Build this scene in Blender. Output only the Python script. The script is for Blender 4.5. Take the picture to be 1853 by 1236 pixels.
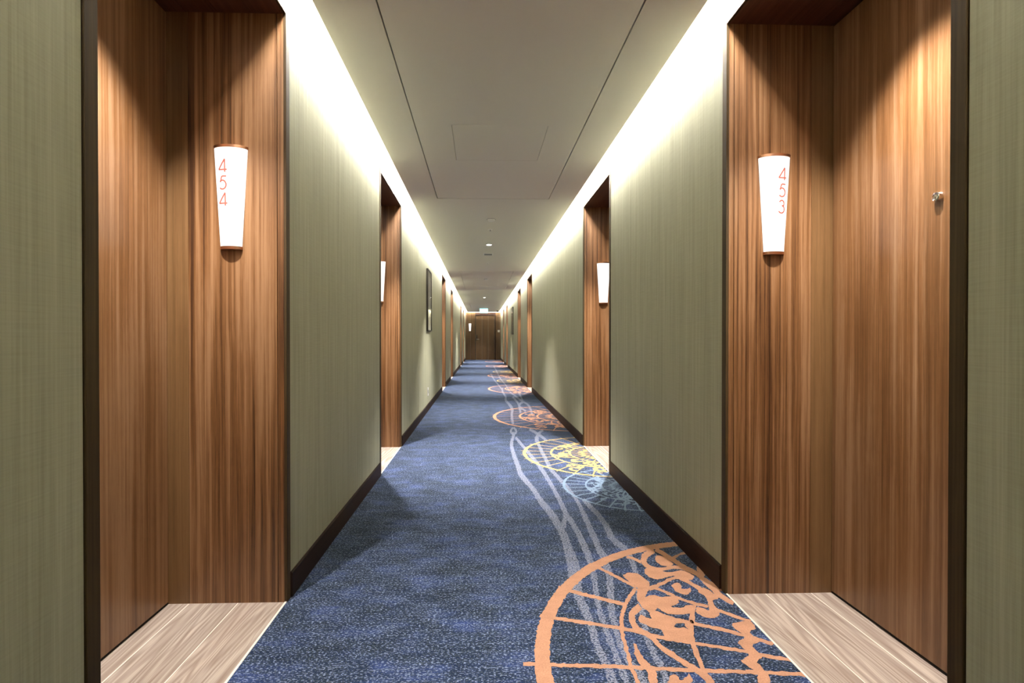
import bpy, bmesh, math, random
from mathutils import Vector, Matrix
from mathutils.geometry import tessellate_polygon
random.seed(11)
for o in list(bpy.data.objects): bpy.data.objects.remove(o)
SC = bpy.context.scene
COL = SC.collection

# ---------------------------------------------------------------- camera
F_PX, W_PX = 860.0, 1853.0
CAM_H = 1.05
cam_d = bpy.data.cameras.new('camera'); cam = bpy.data.objects.new('camera', cam_d); COL.objects.link(cam)
cam_d.sensor_width = 36.0; cam_d.lens = F_PX / W_PX * 36.0
cam_d.shift_x = 32.5 / W_PX; cam_d.shift_y = 0.5 / W_PX
cam_d.clip_start = 0.02
cam.location = (0, 0, CAM_H)
cam.rotation_euler = (math.pi/2 - math.atan(5/F_PX), 0, -math.atan(24/F_PX))
SC.camera = cam
# ---------------------------------------------------------------- world and exposure
w = bpy.data.worlds.new('world'); SC.world = w; w.use_nodes = True
w.node_tree.nodes['Background'].inputs[0].default_value = (0, 0, 0, 1)
w.node_tree.nodes['Background'].inputs[1].default_value = 0.0
vs = SC.view_settings
vs.view_transform = 'Standard'; vs.look = 'None'; vs.gamma = 1.0; vs.exposure = 0.15; vs.use_curve_mapping = False
# light levels (the lamps themselves are built further down)
COVE_L = 96.0            # radiance of the cove strips
SCONCE_L = 1.1
RECESS_W = (215.0, 560.0)  # spots in the doorway soffits: first pair, all others
HALL_W = 600.0           # spots along the corridor ceiling
WARM = (1.0, 0.955, 0.89)

# ---------------------------------------------------------------- dimensions (metres)
XL, XR = -0.776, 1.010           # corridor wall faces
Y0, Y1 = -3.0, 24.0              # back wall, end wall
ZC = 2.405                       # dropped ceiling
ZT = 2.68                        # top of the light coves
GAP = 0.102
DH = 2.340                       # doorway head
DW = 0.930
CAS = 0.033                      # casing width
DOORS_L = [0.985, 3.710, 9.55, 12.32, 18.08, 20.86]
DOORS_R = [0.995, 3.705, 9.36, 12.02, 17.80, 20.50]
SIDE = {'L': dict(x=XL, s=-1, D=.459, lip=.031, strip=.381, planks=(.1906, .3825), sc=.211),
        'R': dict(x=XR, s=1, D=.439, lip=.027, strip=.353, planks=(.165, .357), sc=.193)}

# ---------------------------------------------------------------- node helpers
class N:
    def __init__(s, name):
        s.m = bpy.data.materials.new(name); s.m.use_nodes = True
        s.t = s.m.node_tree; s.b = s.t.nodes['Principled BSDF']
    def n(s, kind, **kw):
        x = s.t.nodes.new(kind)
        for k, v in kw.items(): setattr(x, k, v)
        return x
    def l(s, a, b): s.t.links.new(a, b)
    def val(s, inp, v):
        if hasattr(v, 'is_linked') or isinstance(v, bpy.types.NodeSocket): s.l(v, inp)
        else: inp.default_value = v
    def math(s, op, a, b=0.0, c=None):
        x = s.n('ShaderNodeMath', operation=op); s.val(x.inputs[0], a); s.val(x.inputs[1], b)
        if c is not None: s.val(x.inputs[2], c)
        return x.outputs[0]
    def vmath(s, op, a, b):
        x = s.n('ShaderNodeVectorMath', operation=op); s.val(x.inputs[0], a); s.val(x.inputs[1], b); return x.outputs[0]
    def pos(s, rnd=True):
        p = s.n('ShaderNodeNewGeometry').outputs['Position']
        if rnd:
            r = s.n('ShaderNodeObjectInfo').outputs['Random']
            k = s.vmath('MULTIPLY', r, (17.0, 31.0, 23.0)); p = s.vmath('ADD', p, k)
        return p
    def noise(s, vec, scale3, detail=2.0, rough=.5, dist=0.0):
        v = s.vmath('MULTIPLY', vec, scale3)
        x = s.n('ShaderNodeTexNoise'); s.l(v, x.inputs['Vector']); x.inputs['Scale'].default_value = 1.0
        x.inputs['Detail'].default_value = detail; x.inputs['Roughness'].default_value = rough; x.inputs['Distortion'].default_value = dist
        return x.outputs['Fac']
    def ramp(s, fac, stops, interp='LINEAR'):
        x = s.n('ShaderNodeValToRGB'); x.color_ramp.interpolation = interp; s.l(fac, x.inputs[0])
        e = x.color_ramp.elements
        while len(e) < len(stops): e.new(.5)
        for q, (p, c) in zip(e, stops):
            q.position = p; q.color = (c, c, c, 1) if isinstance(c, (int, float)) else (*c, 1)
        return x.outputs[0]
    def mix(s, f, a, b, mode='MIX'):
        x = s.n('ShaderNodeMix', data_type='RGBA', blend_type=mode); s.val(x.inputs[0], f)
        s.val(x.inputs[6], a if not isinstance(a, tuple) else (*a, 1)); s.val(x.inputs[7], b if not isinstance(b, tuple) else (*b, 1))
        return x.outputs[2]
    def bump(s, h, strength, dist=.002):
        x = s.n('ShaderNodeBump'); x.inputs['Strength'].default_value = strength; x.inputs['Distance'].default_value = dist
        s.l(h, x.inputs['Height']); s.l(x.outputs[0], s.b.inputs['Normal'])
    def fin(s, col=None, rough=.5, metal=0.0, spec=None, coat=None):
        if col is not None: s.val(s.b.inputs['Base Color'], col if not isinstance(col, tuple) else (*col, 1))
        s.val(s.b.inputs['Roughness'], rough); s.b.inputs['Metallic'].default_value = metal
        if spec is not None: s.b.inputs['Specular IOR Level'].default_value = spec
        if coat is not None: s.b.inputs['Coat Weight'].default_value = coat; s.b.inputs['Coat Roughness'].default_value = .25
        return s.m

def plain(name, col, rough=.5, metal=0.0, var=.06, spec=None):
    k = N(name); f = k.noise(k.pos(), (40, 40, 40), 3)
    c = k.mix(f, tuple(x*(1-var) for x in col), tuple(min(1, x*(1+var)) for x in col))
    return k.fin(c, rough, metal, spec)

def wood(name, dark, mid, light, axis='z', rough=.36, stripe=1.0, leaf=.10, coat=.0, spec=.5):
    k = N(name); p = k.pos()
    a = {'z': (1, 1, .012), 'y': (1, .012, 1)}[axis]
    sc = lambda f, g=1.0: tuple(f if q == 1 else f*q*g for q in a)
    wob = k.noise(p, sc(4.0, 30), 2)
    p2 = k.vmath('ADD', p, k.vmath('MULTIPLY', wob, (.012, .012, 0) if axis == 'z' else (.012, .0, .012)))
    n1 = k.noise(p2, sc(44), 4, .62)
    n2 = k.noise(p2, sc(135, .6), 3, .6)
    n3 = k.noise(p, sc(6, 20), 3)
    n4 = k.noise(p, tuple(330 if q == 1 else 24 for q in a), 2)
    f = k.math('ADD', k.math('MULTIPLY', n1, .62*stripe), k.math('MULTIPLY', n2, .34*stripe))
    f = k.math('ADD', f, k.math('MULTIPLY', n3, .30))
    f = k.math('ADD', f, k.math('MULTIPLY', n4, .10))
    f = k.math('SUBTRACT', f, .18 + .48*(stripe-1))
    c = k.ramp(f, [(.28, dark), (.47, mid), (.66, light)])
    if leaf:
        sx = k.n('ShaderNodeSeparateXYZ'); k.l(p, sx.inputs[0])
        q = k.math('FLOOR', k.math('MULTIPLY', k.math('ADD', sx.outputs[0], sx.outputs[1]), 10.5))
        wn = k.n('ShaderNodeTexWhiteNoise', noise_dimensions='1D'); k.l(q, wn.inputs['W'])
        b = k.math('MULTIPLY_ADD', wn.outputs['Value'], 2*leaf, 1-leaf)
        c = k.mix(1.0, c, k.vmath('MULTIPLY', b, (1, 1, 1)), 'MULTIPLY')
    k.bump(n2, .12, .001)
    return k.fin(c, k.math('MULTIPLY_ADD', n1, .12, rough-.06), 0, spec, coat)

M = {}
M['door'] = wood('walnut_door_veneer', (.075, .028, .008), (.170, .078, .030), (.285, .163, .090), rough=.34, leaf=.11, coat=.12)
M['jamb'] = wood('walnut_jamb_veneer', (.040, .014, .004), (.142, .061, .020), (.245, .128, .060), rough=.42, stripe=1.6, leaf=.0)
M['frame'] = wood('light_walnut_frame', (.075, .036, .011), (.145, .074, .028), (.205, .112, .048), rough=.42, stripe=.8, leaf=0)
M['soffit'] = wood('shaded_walnut_soffit', (.030, .009, .004), (.065, .020, .009), (.11, .042, .02), axis='y', rough=.45, leaf=0)  # walnut darkened in colour to carry the shade under the doorway head
M['casing'] = wood('dark_walnut_casing', (.022, .012, .005), (.046, .027, .010), (.078, .047, .018), rough=.6, leaf=0, spec=.2)
M['base'] = wood('dark_baseboard', (.010, .005, .003), (.020, .009, .006), (.034, .015, .009), axis='y', rough=.6, leaf=0, spec=.2)
M['endwood'] = wood('brown_end_panel_veneer', (.040, .019, .006), (.090, .046, .016), (.145, .080, .034), rough=.5, leaf=.08)

def plank_mat():
    k = N('weathered_oak_plank'); p = k.pos()
    wob = k.noise(p, (5, 1.6, 5), 3, .6)
    p2 = k.vmath('ADD', p, k.vmath('MULTIPLY', wob, (.085, 0, 0)))
    n1 = k.noise(p2, (70, 2.0, 1), 3, .65); n2 = k.noise(p2, (320, 7, 1), 2); n3 = k.noise(p, (9, 1.2, 1), 2)
    low = k.noise(p, (9, .75, 1), 1.5, .5, .4)
    rings = k.math('MULTIPLY_ADD', k.math('SINE', k.math('MULTIPLY', low, 95.0)), .5, .5)
    f = k.math('ADD', k.math('ADD', k.math('MULTIPLY', n1, .50), k.math('MULTIPLY', n2, .32)), k.math('MULTIPLY', rings, .18))
    c = k.ramp(f, [(.30, (.245, .165, .128)), (.50, (.385, .295, .250)), (.72, (.60, .49, .42))])
    c = k.mix(k.math('MULTIPLY', n3, .7), c, k.mix(1.0, c, (.74, .82, .84), 'MULTIPLY'))
    k.bump(f, .25, .001)
    return k.fin(c, .5)
M['plank'] = plank_mat()

def wallpaper():
    k = N('sage_linen_wallpaper'); p = k.pos(False)
    v = k.noise(p, (150, 150, 2.2), 3, .6); v2 = k.noise(p, (34, 34, .8), 2); h = k.noise(p, (9, 9, 260), 2); big = k.noise(p, (1.3, 1.3, 1.0), 2)
    f = k.math('ADD', k.math('ADD', k.math('MULTIPLY', v, .50), k.math('MULTIPLY', v2, .25)), k.math('ADD', k.math('MULTIPLY', h, .15), k.math('MULTIPLY', big, .12)))
    c = k.ramp(f, [(.36, (.285, .284, .198)), (.52, (.362, .357, .257)), (.68, (.432, .424, .315))])
    k.bump(f, .2, .0015)
    return k.fin(c, .72, 0, .3)
M['paper'] = wallpaper()
M['ceil'] = plain('matt_ceiling_paint', (.68, .66, .59), .85, var=.01)
M['cove'] = plain('cove_white_paint', (.80, .78, .74), .8, var=.01)
M['strip'] = plain('pale_carpet_edge_strip', (.86, .78, .70), .4)
M['dark'] = plain('near_black_gap_shade', (.008, .007, .006), .8)  # near-black colour standing in for the shade inside door gaps
M['steel'] = plain('brushed_steel', (.55, .54, .52), .3, 1.0)
M['chrome'] = plain('polished_chrome', (.80, .80, .82), .12, 1.0, var=.01)
M['bronze'] = plain('satin_copper_bronze', (.46, .23, .13), .35, 1.0)
M['blackmetal'] = plain('dark_bronze_metal', (.03, .026, .02), .4, .6)
M['digit'] = plain('red_brown_numeral_print', (.26, .055, .035), .7)
M['white'] = plain('white_plastic', (.75, .74, .71), .4)
M['grey'] = plain('grey_plastic', (.20, .21, .20), .5)

def emis(name, col, strength, base=(.8, .8, .8)):
    k = N(name); f = k.noise(k.pos(), (3, 3, 3), 1); c = k.mix(f, tuple(x*.99 for x in col), col)
    k.l(c, k.b.inputs['Emission Color']); k.b.inputs['Emission Strength'].default_value = strength
    return k.fin(base, .5)
M['coveled'] = emis('cove_strip_light', (1.0, .965, .90), COVE_L)
M['shade'] = emis('opal_glass_lit', (1.0, .97, .92), SCONCE_L, (.25, .25, .25))
M['lens'] = emis('downlight_lens_lit', (1.0, .95, .86), 40.0)
M['exit'] = emis('cyan_exit_face_lit', (.30, .95, .95), 2.2)

def carpet_base(k):
    p = k.pos(False)
    d = k.noise(p, (105, 230, 1), 1.2, .6); d2 = k.noise(p, (150, 330, 7), 1.0); rows = k.noise(p, (7, 75, 3), 2); patch = k.noise(p, (5, 9, 1), 3, .6)
    blue = k.ramp(patch, [(.34, (.006, .012, .028)), (.52, (.011, .022, .064)), (.68, (.026, .048, .165))])
    blue = k.mix(k.ramp(rows, [(.35, 0.0), (.65, .6)]), blue, (.024, .038, .064))
    amt = k.math('MULTIPLY_ADD', rows, .16, k.math('MULTIPLY_ADD', patch, .10, -.13))
    fl = k.ramp(k.math('ADD', d, amt), [(.565, 0.0), (.635, 1.0)])
    c = k.mix(k.math('MULTIPLY', fl, .92), blue, (.235, .285, .455))
    ol = k.ramp(d2, [(.60, 0.0), (.66, 1.0)])
    c = k.mix(k.math('MULTIPLY', ol, .55), c, (.135, .150, .130))
    return c, d, d2, p
def fuzz(k, wgt):                       # pile fuzz catching light at grazing angles
    k.b.inputs['Sheen Weight'].default_value = wgt; k.b.inputs['Sheen Roughness'].default_value = .45; k.b.inputs['Sheen Tint'].default_value = (.62, .74, 1.0, 1)
def carpet():
    k = N('navy_speckled_carpet'); c, d, d2, p = carpet_base(k)
    k.bump(d2, .5, .003); fuzz(k, .08); return k.fin(c, .95, 0, .1)
def stripe_mat():
    k = N('lavender_grey_yarn_stripe'); c, d, d2, p = carpet_base(k)
    n = k.noise(p, (120, 240, 11), 1.5, .6)
    f = k.ramp(n, [(.44, .0), (.54, 1.0)])
    c = k.mix(k.math('MULTIPLY', f, .9), c, (.27, .285, .375))
    k.bump(d2, .5, .003); fuzz(k, .06); return k.fin(c, .95, 0, .1)
def yarn(name, col, nav=.12):
    k = N(name); p = k.pos(False)
    n = k.noise(p, (180, 260, 11), 2); b = k.noise(p, (14, 24, 3), 3)
    c = k.mix(k.ramp(k.math('MULTIPLY_ADD', n, .6, k.math('MULTIPLY', b, .4)), [(.35, 0.), (.65, 1.)]), tuple(x*.80 for x in col), tuple(min(1, x*1.13) for x in col))
    k.bump(n, .5, .003); fuzz(k, .04); return k.fin(c, .95, 0, .1)
M['carpet'] = carpet(); M['cstripe'] = stripe_mat()
M['y_orange'] = yarn('orange_yarn', (.46, .24, .155)); M['y_yellow'] = yarn('gold_yarn', (.50, .35, .15)); M['y_grey'] = yarn('blue_grey_yarn', (.19, .26, .37))

def glass_mat():
    k = N('picture_glass'); g = k.n('ShaderNodeBsdfGlossy'); g.inputs['Roughness'].default_value = .03
    t = k.n('ShaderNodeBsdfTransparent'); f0 = k.n('ShaderNodeFresnel'); f0.inputs['IOR'].default_value = 1.5; bf = k.n('ShaderNodeNewGeometry').outputs['Backfacing']; f = k.n('ShaderNodeMath', operation='MULTIPLY'); k.l(f0.outputs[0], f.inputs[0]); k.l(k.math('SUBTRACT', 1.0, bf), f.inputs[1])
    mx = k.n('ShaderNodeMixShader'); k.l(f.outputs[0], mx.inputs[0]); k.l(t.outputs[0], mx.inputs[1]); k.l(g.outputs[0], mx.inputs[2])
    k.l(mx.outputs[0], k.t.nodes['Material Output'].inputs['Surface']); return k.m
M['glass'] = glass_mat()
def art_mat():
    k = N('pale_abstract_print'); p = k.pos(); n = k.noise(p, (9, 9, 2.2), 4, .6, 1.0)
    return k.fin(k.ramp(n, [(.35, (.42, .42, .37)), (.5, (.62, .62, .55)), (.65, (.75, .73, .66))]), .6)
M['art'] = art_mat()

# ---------------------------------------------------------------- mesh helpers
def link(name, data, parent=None):
    o = bpy.data.objects.new(name, data); COL.objects.link(o)
    if parent: o.parent = parent
    return o
def tag(o, label=None, cat=None, group=None, kind=None):
    if label: o['label'] = label
    if cat: o['category'] = cat
    if group: o['group'] = group
    if kind: o['kind'] = kind
    return o
def empty(name, loc=(0, 0, 0)):
    o = link(name, None); o.location = loc; o.empty_display_size = .05; return o
class B:
    """collects shapes into one mesh"""
    def __init__(s): s.bm = bmesh.new()
    def box(s, x0, x1, y0, y1, z0, z1, bev=0.0):
        x0, x1 = sorted((x0, x1)); y0, y1 = sorted((y0, y1)); z0, z1 = sorted((z0, z1))
        r = bmesh.ops.create_cube(s.bm, size=1.0, matrix=Matrix.Translation(((x0+x1)/2, (y0+y1)/2, (z0+z1)/2)) @ Matrix.Diagonal((x1-x0, y1-y0, z1-z0, 1)))
        if bev:
            es = list({e for v in r['verts'] for e in v.link_edges})
            bmesh.ops.bevel(s.bm, geom=es, offset=bev, segments=1, affect='EDGES')
        return s
    def ring(s, prof, n=32, axis='z', c=(0, 0, 0), a0=0.0, a1=2*math.pi):
        full = abs(a1-a0-2*math.pi) < 1e-6
        rows = []
        for i in range(n if full else n+1):
            t = a0+(a1-a0)*i/n; row = []
            for r, h in prof:
                v = {'z': (r*math.cos(t), r*math.sin(t), h), 'y': (r*math.cos(t), h, r*math.sin(t)), 'x': (h, r*math.cos(t), r*math.sin(t))}[axis]
                row.append(s.bm.verts.new((v[0]+c[0], v[1]+c[1], v[2]+c[2])))
            rows.append(row)
        m = len(rows)
        for i in range(m if full else m-1):
            A, Bq = rows[i], rows[(i+1) % m]
            for j in range(len(prof)-1):
                try: s.bm.faces.new((A[j], A[j+1], Bq[j+1], Bq[j]))
                except ValueError: pass
        return s
    def data(s, name, mat, smooth=False, norm=True):
        bmesh.ops.remove_doubles(s.bm, verts=s.bm.verts, dist=1e-6)
        if norm: bmesh.ops.recalc_face_normals(s.bm, faces=s.bm.faces)
        me = bpy.data.meshes.new(name); s.bm.to_mesh(me); s.bm.free(); me.materials.append(M[mat])
        if smooth:
            for f in me.polygons: f.use_smooth = True
            try: me.set_sharp_from_angle(angle=math.radians(40))
            except Exception: pass
        return me
    def obj(s, name, mat, parent=None, smooth=False): return link(name, s.data(name, mat, smooth), parent)
def boxobj(name, mat, parent, *a, bev=0.0): return B().box(*a, bev=bev).obj(name, mat, parent)

# ---------------------------------------------------------------- floor: carpet, planks
floor = tag(boxobj('floor', 'dark', None, XL-.6, XR+.6, Y0-.1, Y1+.1, -.12, -.022), 'corridor floor of navy patterned carpet with oak planks in the doorways', 'floor', kind='structure')
cp = boxobj('carpet', 'carpet', floor, XL, XR, Y0, Y1, -.022, 0.0)
tag(cp, 'navy blue speckled corridor carpet')

def shape_part(name, polys, mat, z0, parent, jit=.0022, step=.012, label=None, xmax=XR-.001, ymax=Y1):
    """flat tufted figure: outlines filled, edges frayed, cut off along the wall"""
    bm = bmesh.new()
    jj = lambda p: (p[0]+random.uniform(-jit, jit), p[1]+random.uniform(-jit, jit))
    for k, (strip, P) in enumerate(polys):
        z = z0 + k*4e-6
        if strip:                                       # two facing edges, joined by quads
            m = len(P)//2; A, C_ = P[:m], P[m:][::-1]; rows = []
            for i in range(m-1):
                d = max(math.hypot(A[i+1][0]-A[i][0], A[i+1][1]-A[i][1]), math.hypot(C_[i+1][0]-C_[i][0], C_[i+1][1]-C_[i][1])); q = max(1, int(d/step))
                for j in range(q):
                    t = j/q; rows.append(((A[i][0]+(A[i+1][0]-A[i][0])*t, A[i][1]+(A[i+1][1]-A[i][1])*t), (C_[i][0]+(C_[i+1][0]-C_[i][0])*t, C_[i][1]+(C_[i+1][1]-C_[i][1])*t)))
            rows.append((A[-1], C_[-1]))
            V = [(bm.verts.new((*jj(p), z)), bm.verts.new((*jj(q), z))) for p, q in rows]
            for (p, q), (r, t) in zip(V[:-1], V[1:]): bm.faces.new((p, q, t, r))
        else:
            Q = []
            for i in range(len(P)):
                a, b = P[i], P[(i+1) % len(P)]; d = math.hypot(b[0]-a[0], b[1]-a[1]); m = max(1, int(d/step))
                for j in range(m): Q.append(jj((a[0]+(b[0]-a[0])*j/m, a[1]+(b[1]-a[1])*j/m)))
            V = [bm.verts.new((*q, z)) for q in Q]
            for t in tessellate_polygon([[Vector((*q, 0)) for q in Q]]):
                try: bm.faces.new([V[i] for i in t])
                except ValueError: pass
    bmesh.ops.bisect_plane(bm, geom=bm.verts[:]+bm.edges[:]+bm.faces[:], plane_co=(xmax, 0, 0), plane_no=(1, 0, 0), clear_outer=True)
    for f in bm.faces:
        f.normal_update()
        if f.normal.z < 0: f.normal_flip()
    me = bpy.data.meshes.new(name); bm.to_mesh(me); bm.free(); me.materials.append(M[mat])
    o = link(name, me, parent)
    if label: o['label'] = label
    return o
NEAR_STROKES=[[137,1516,142,1516,154,1515,170,1513,193,1512,218,1510,245,1508,275,1506,306,1505,338,1502,370,1500,402,1498,433,1495,462,1492,487,1490,510,1488,530,1486,554,1484,584,1481,619,1477,659,1474,697,1470,733,1467,768,1465,801,1463,835,1460,869,1457,904,1454,939,1451,967,1448,990,1446,1005,1443,1015,1442,1022,1441,1027,1440,1030,1439,1043,1456,1040,1456,1035,1457,1028,1458,1018,1460,1002,1462,979,1465,950,1468,915,1471,880,1474,845,1477,811,1480,778,1482,742,1485,706,1488,667,1491,627,1495,592,1498,561,1501,536,1504,517,1506,494,1508,468,1510,439,1513,407,1516,375,1518,343,1520,310,1522,278,1524,248,1526,221,1528,196,1530,173,1532,156,1533,144,1534,139,1534],
[223,1780,227,1778,235,1776,248,1772,263,1767,289,1759,325,1749,369,1736,423,1720,467,1707,501,1696,526,1687,542,1680,557,1673,571,1666,585,1659,598,1652,614,1644,634,1637,656,1628,682,1620,711,1611,744,1601,780,1590,821,1578,853,1568,878,1560,895,1553,906,1549,919,1543,935,1537,954,1530,976,1522,992,1516,1003,1512,1008,1510,1021,1526,1015,1528,1005,1532,988,1538,967,1546,948,1553,931,1560,918,1565,907,1570,889,1577,864,1585,831,1595,791,1607,754,1618,721,1629,691,1638,666,1647,643,1655,624,1663,608,1671,595,1678,581,1685,566,1692,551,1700,535,1707,509,1716,474,1727,430,1741,376,1757,331,1770,295,1781,269,1789,253,1794,240,1798,232,1800,228,1802],
[322,1981,326,1978,335,1973,347,1966,362,1956,386,1942,416,1925,454,1905,498,1882,530,1864,551,1853,562,1848,572,1870,561,1876,540,1887,507,1905,463,1929,425,1950,394,1967,371,1981,355,1991,343,1999,335,2004,330,2006],
[744,1736,746,1735,750,1732,757,1728,766,1723,778,1717,792,1711,808,1703,827,1696,845,1687,863,1678,881,1668,899,1658,917,1647,935,1636,954,1624,972,1612,986,1602,995,1596,1000,1593,1014,1610,1009,1613,1000,1619,986,1629,967,1641,949,1653,930,1665,912,1676,894,1687,876,1697,857,1706,838,1715,820,1723,803,1730,789,1737,778,1743,769,1748,762,1752,758,1755,755,1756],
[501,2184,505,2181,511,2174,520,2163,533,2150,548,2129,568,2102,590,2069,615,2030,633,2002,645,1984,650,1975,662,1994,656,2003,645,2022,627,2051,602,2090,579,2124,560,2152,544,2174,531,2188,522,2198,515,2206,512,2209],
[718,1972,719,1971,722,1969,726,1967,732,1963,739,1957,748,1946,760,1932,773,1915,786,1900,798,1886,810,1874,822,1863,834,1854,845,1845,857,1838,869,1832,878,1828,883,1825,886,1824,898,1842,895,1843,889,1846,880,1851,868,1857,857,1864,845,1872,834,1882,822,1892,810,1905,798,1918,785,1934,772,1952,760,1966,751,1977,743,1984,737,1988,733,1990,730,1992,728,1993],
[907,1803,909,1802,912,1799,916,1794,923,1788,931,1780,942,1769,955,1757,971,1743,982,1733,990,1726,993,1723,1007,1740,1003,1744,996,1751,984,1761,969,1775,956,1787,945,1798,936,1806,930,1813,925,1817,922,1820,921,1822],
[699,2252,701,2251,704,2249,709,2245,715,2241,721,2236,727,2228,733,2220,739,2210,744,2202,747,2197,748,2194,761,2217,760,2220,757,2225,752,2233,746,2243,740,2253,733,2260,726,2267,720,2271,715,2275,712,2277,710,2278],
[858,2323,859,2321,861,2316,865,2308,869,2298,873,2286,879,2272,884,2255,890,2236,897,2217,903,2197,910,2178,917,2158,924,2140,931,2125,938,2111,945,2100,949,2089,953,2078,955,2067,955,2055,957,2043,959,2031,962,2019,966,2009,971,1998,976,1986,982,1974,988,1962,993,1953,996,1947,998,1944,1021,1973,1019,1976,1016,1982,1011,1991,1005,2004,1000,2016,995,2028,990,2039,986,2049,984,2059,982,2070,980,2082,980,2095,978,2108,974,2121,968,2134,961,2146,955,2159,948,2175,942,2192,935,2212,928,2233,922,2253,916,2272,910,2292,904,2309,899,2325,894,2338,890,2348,887,2356,885,2361,884,2364],
[913,2231,917,2234,924,2240,936,2249,950,2261,963,2270,975,2277,986,2281,996,2283,1005,2284,1010,2285,1013,2285,1024,2313,1021,2313,1015,2312,1007,2310,996,2308,983,2303,969,2295,954,2285,939,2272,927,2263,920,2257,916,2254],
[651,1988,648,1983,641,1975,631,1962,618,1944,605,1926,592,1907,579,1887,567,1866,556,1845,545,1824,536,1804,528,1783,520,1764,514,1746,509,1728,505,1712,502,1698,499,1687,498,1678,497,1671,496,1663,495,1652,493,1639,491,1624,488,1605,485,1584,482,1560,478,1533,476,1508,474,1486,473,1465,472,1447,472,1433,472,1424,472,1420,485,1426,485,1430,485,1439,486,1453,486,1471,487,1491,489,1513,492,1537,496,1564,499,1588,502,1610,505,1628,507,1644,509,1657,511,1668,512,1677,513,1682,514,1690,516,1700,520,1713,523,1728,528,1744,534,1761,541,1779,549,1798,557,1816,567,1835,577,1854,589,1873,601,1892,613,1909,625,1926,637,1942,647,1955,654,1964,657,1968],
[621,1862,618,1858,613,1852,604,1844,591,1831,579,1816,569,1800,560,1782,554,1765,551,1748,550,1732,550,1717,552,1702,556,1688,562,1676,570,1666,580,1658,587,1650,592,1643,594,1635,595,1628,596,1620,597,1615,597,1610,597,1605,599,1598,603,1590,608,1580,614,1569,621,1558,627,1547,634,1536,640,1526,647,1515,653,1505,659,1495,665,1486,671,1477,675,1468,679,1460,683,1453,686,1445,688,1437,689,1429,690,1421,691,1415,692,1411,692,1408,718,1428,717,1429,716,1433,715,1439,713,1448,711,1457,708,1465,704,1473,700,1481,695,1489,690,1498,684,1507,677,1516,670,1525,664,1535,658,1545,651,1556,645,1567,639,1579,632,1590,625,1601,621,1611,618,1618,616,1622,617,1623,617,1629,616,1636,615,1644,614,1654,611,1665,605,1675,597,1685,588,1694,582,1703,577,1712,575,1723,574,1735,575,1746,577,1756,579,1766,582,1774,586,1781,592,1788,599,1796,609,1805,617,1812,623,1817,626,1819],
[832,1848,829,1843,824,1833,817,1819,807,1800,798,1784,790,1769,784,1757,779,1747,776,1742,778,1743,791,1743,783,1752,771,1735,765,1723,757,1704,747,1678,737,1654,729,1631,723,1610,717,1590,713,1570,709,1551,706,1533,703,1515,701,1498,698,1480,695,1462,692,1444,690,1431,688,1422,687,1418,704,1425,705,1430,707,1438,709,1452,712,1470,715,1488,718,1506,721,1524,724,1542,727,1559,731,1578,736,1596,741,1615,748,1635,755,1657,764,1680,775,1704,783,1723,788,1734,779,1725,770,1727,785,1727,790,1735,795,1743,800,1753,806,1765,814,1779,823,1795,833,1814,840,1828,846,1838,848,1843],
[860,2350,856,2349,848,2345,837,2337,821,2326,804,2310,788,2290,775,2266,764,2242,757,2219,753,2198,753,2180,755,2164,761,2151,770,2141,781,2132,795,2125,809,2122,825,2122,841,2126,857,2133,870,2138,882,2140,892,2140,901,2138,910,2134,918,2127,927,2118,935,2106,941,2097,945,2091,946,2087,968,2121,966,2123,961,2128,954,2136,944,2147,935,2156,925,2163,916,2168,905,2171,893,2171,880,2168,865,2163,849,2155,835,2152,821,2152,809,2156,796,2163,787,2172,781,2182,779,2194,780,2205,782,2216,785,2225,789,2234,793,2242,798,2250,806,2258,816,2268,829,2280,841,2290,849,2298,853,2302],
[665,2019,664,2014,662,2005,660,1992,658,1979,656,1973,657,1969,655,1961,647,1944,637,1919,631,1895,629,1873,629,1854,631,1838,635,1823,641,1812,648,1802,653,1796,657,1792,659,1791,688,1832,688,1836,685,1842,682,1850,677,1861,674,1871,671,1880,669,1891,668,1901,668,1909,671,1915,675,1920,685,1933,699,1957,710,1984,716,2011,717,2032,717,2043,716,2051,715,2055],
[703,1952,707,1956,716,1962,729,1970,746,1981,764,1992,780,2003,796,2014,810,2025,823,2034,834,2040,844,2045,851,2048,857,2048,863,2046,868,2041,873,2032,879,2022,884,2011,891,1998,897,1984,902,1971,906,1957,909,1944,911,1932,912,1920,912,1908,911,1898,910,1887,908,1876,905,1865,901,1853,896,1839,892,1829,890,1822,888,1818,910,1824,911,1828,914,1835,918,1845,923,1860,928,1875,933,1890,936,1904,938,1918,938,1931,937,1945,935,1958,932,1971,928,1984,923,1997,916,2010,909,2023,902,2035,896,2046,890,2057,885,2066,878,2073,870,2076,861,2076,851,2072,840,2066,827,2059,814,2050,799,2039,783,2029,767,2019,751,2009,733,2000,720,1993,712,1989,707,1988],
[955,2013,955,2009,956,2002,957,1992,959,1978,960,1964,962,1949,963,1933,963,1914,965,1897,969,1881,975,1868,982,1856,987,1848,990,1843,992,1841,1011,1864,1010,1867,1008,1874,1004,1884,999,1896,995,1910,993,1925,992,1941,993,1960,993,1979,993,1997,991,2012,988,2025,986,2035,985,2042,984,2045]]
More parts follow.
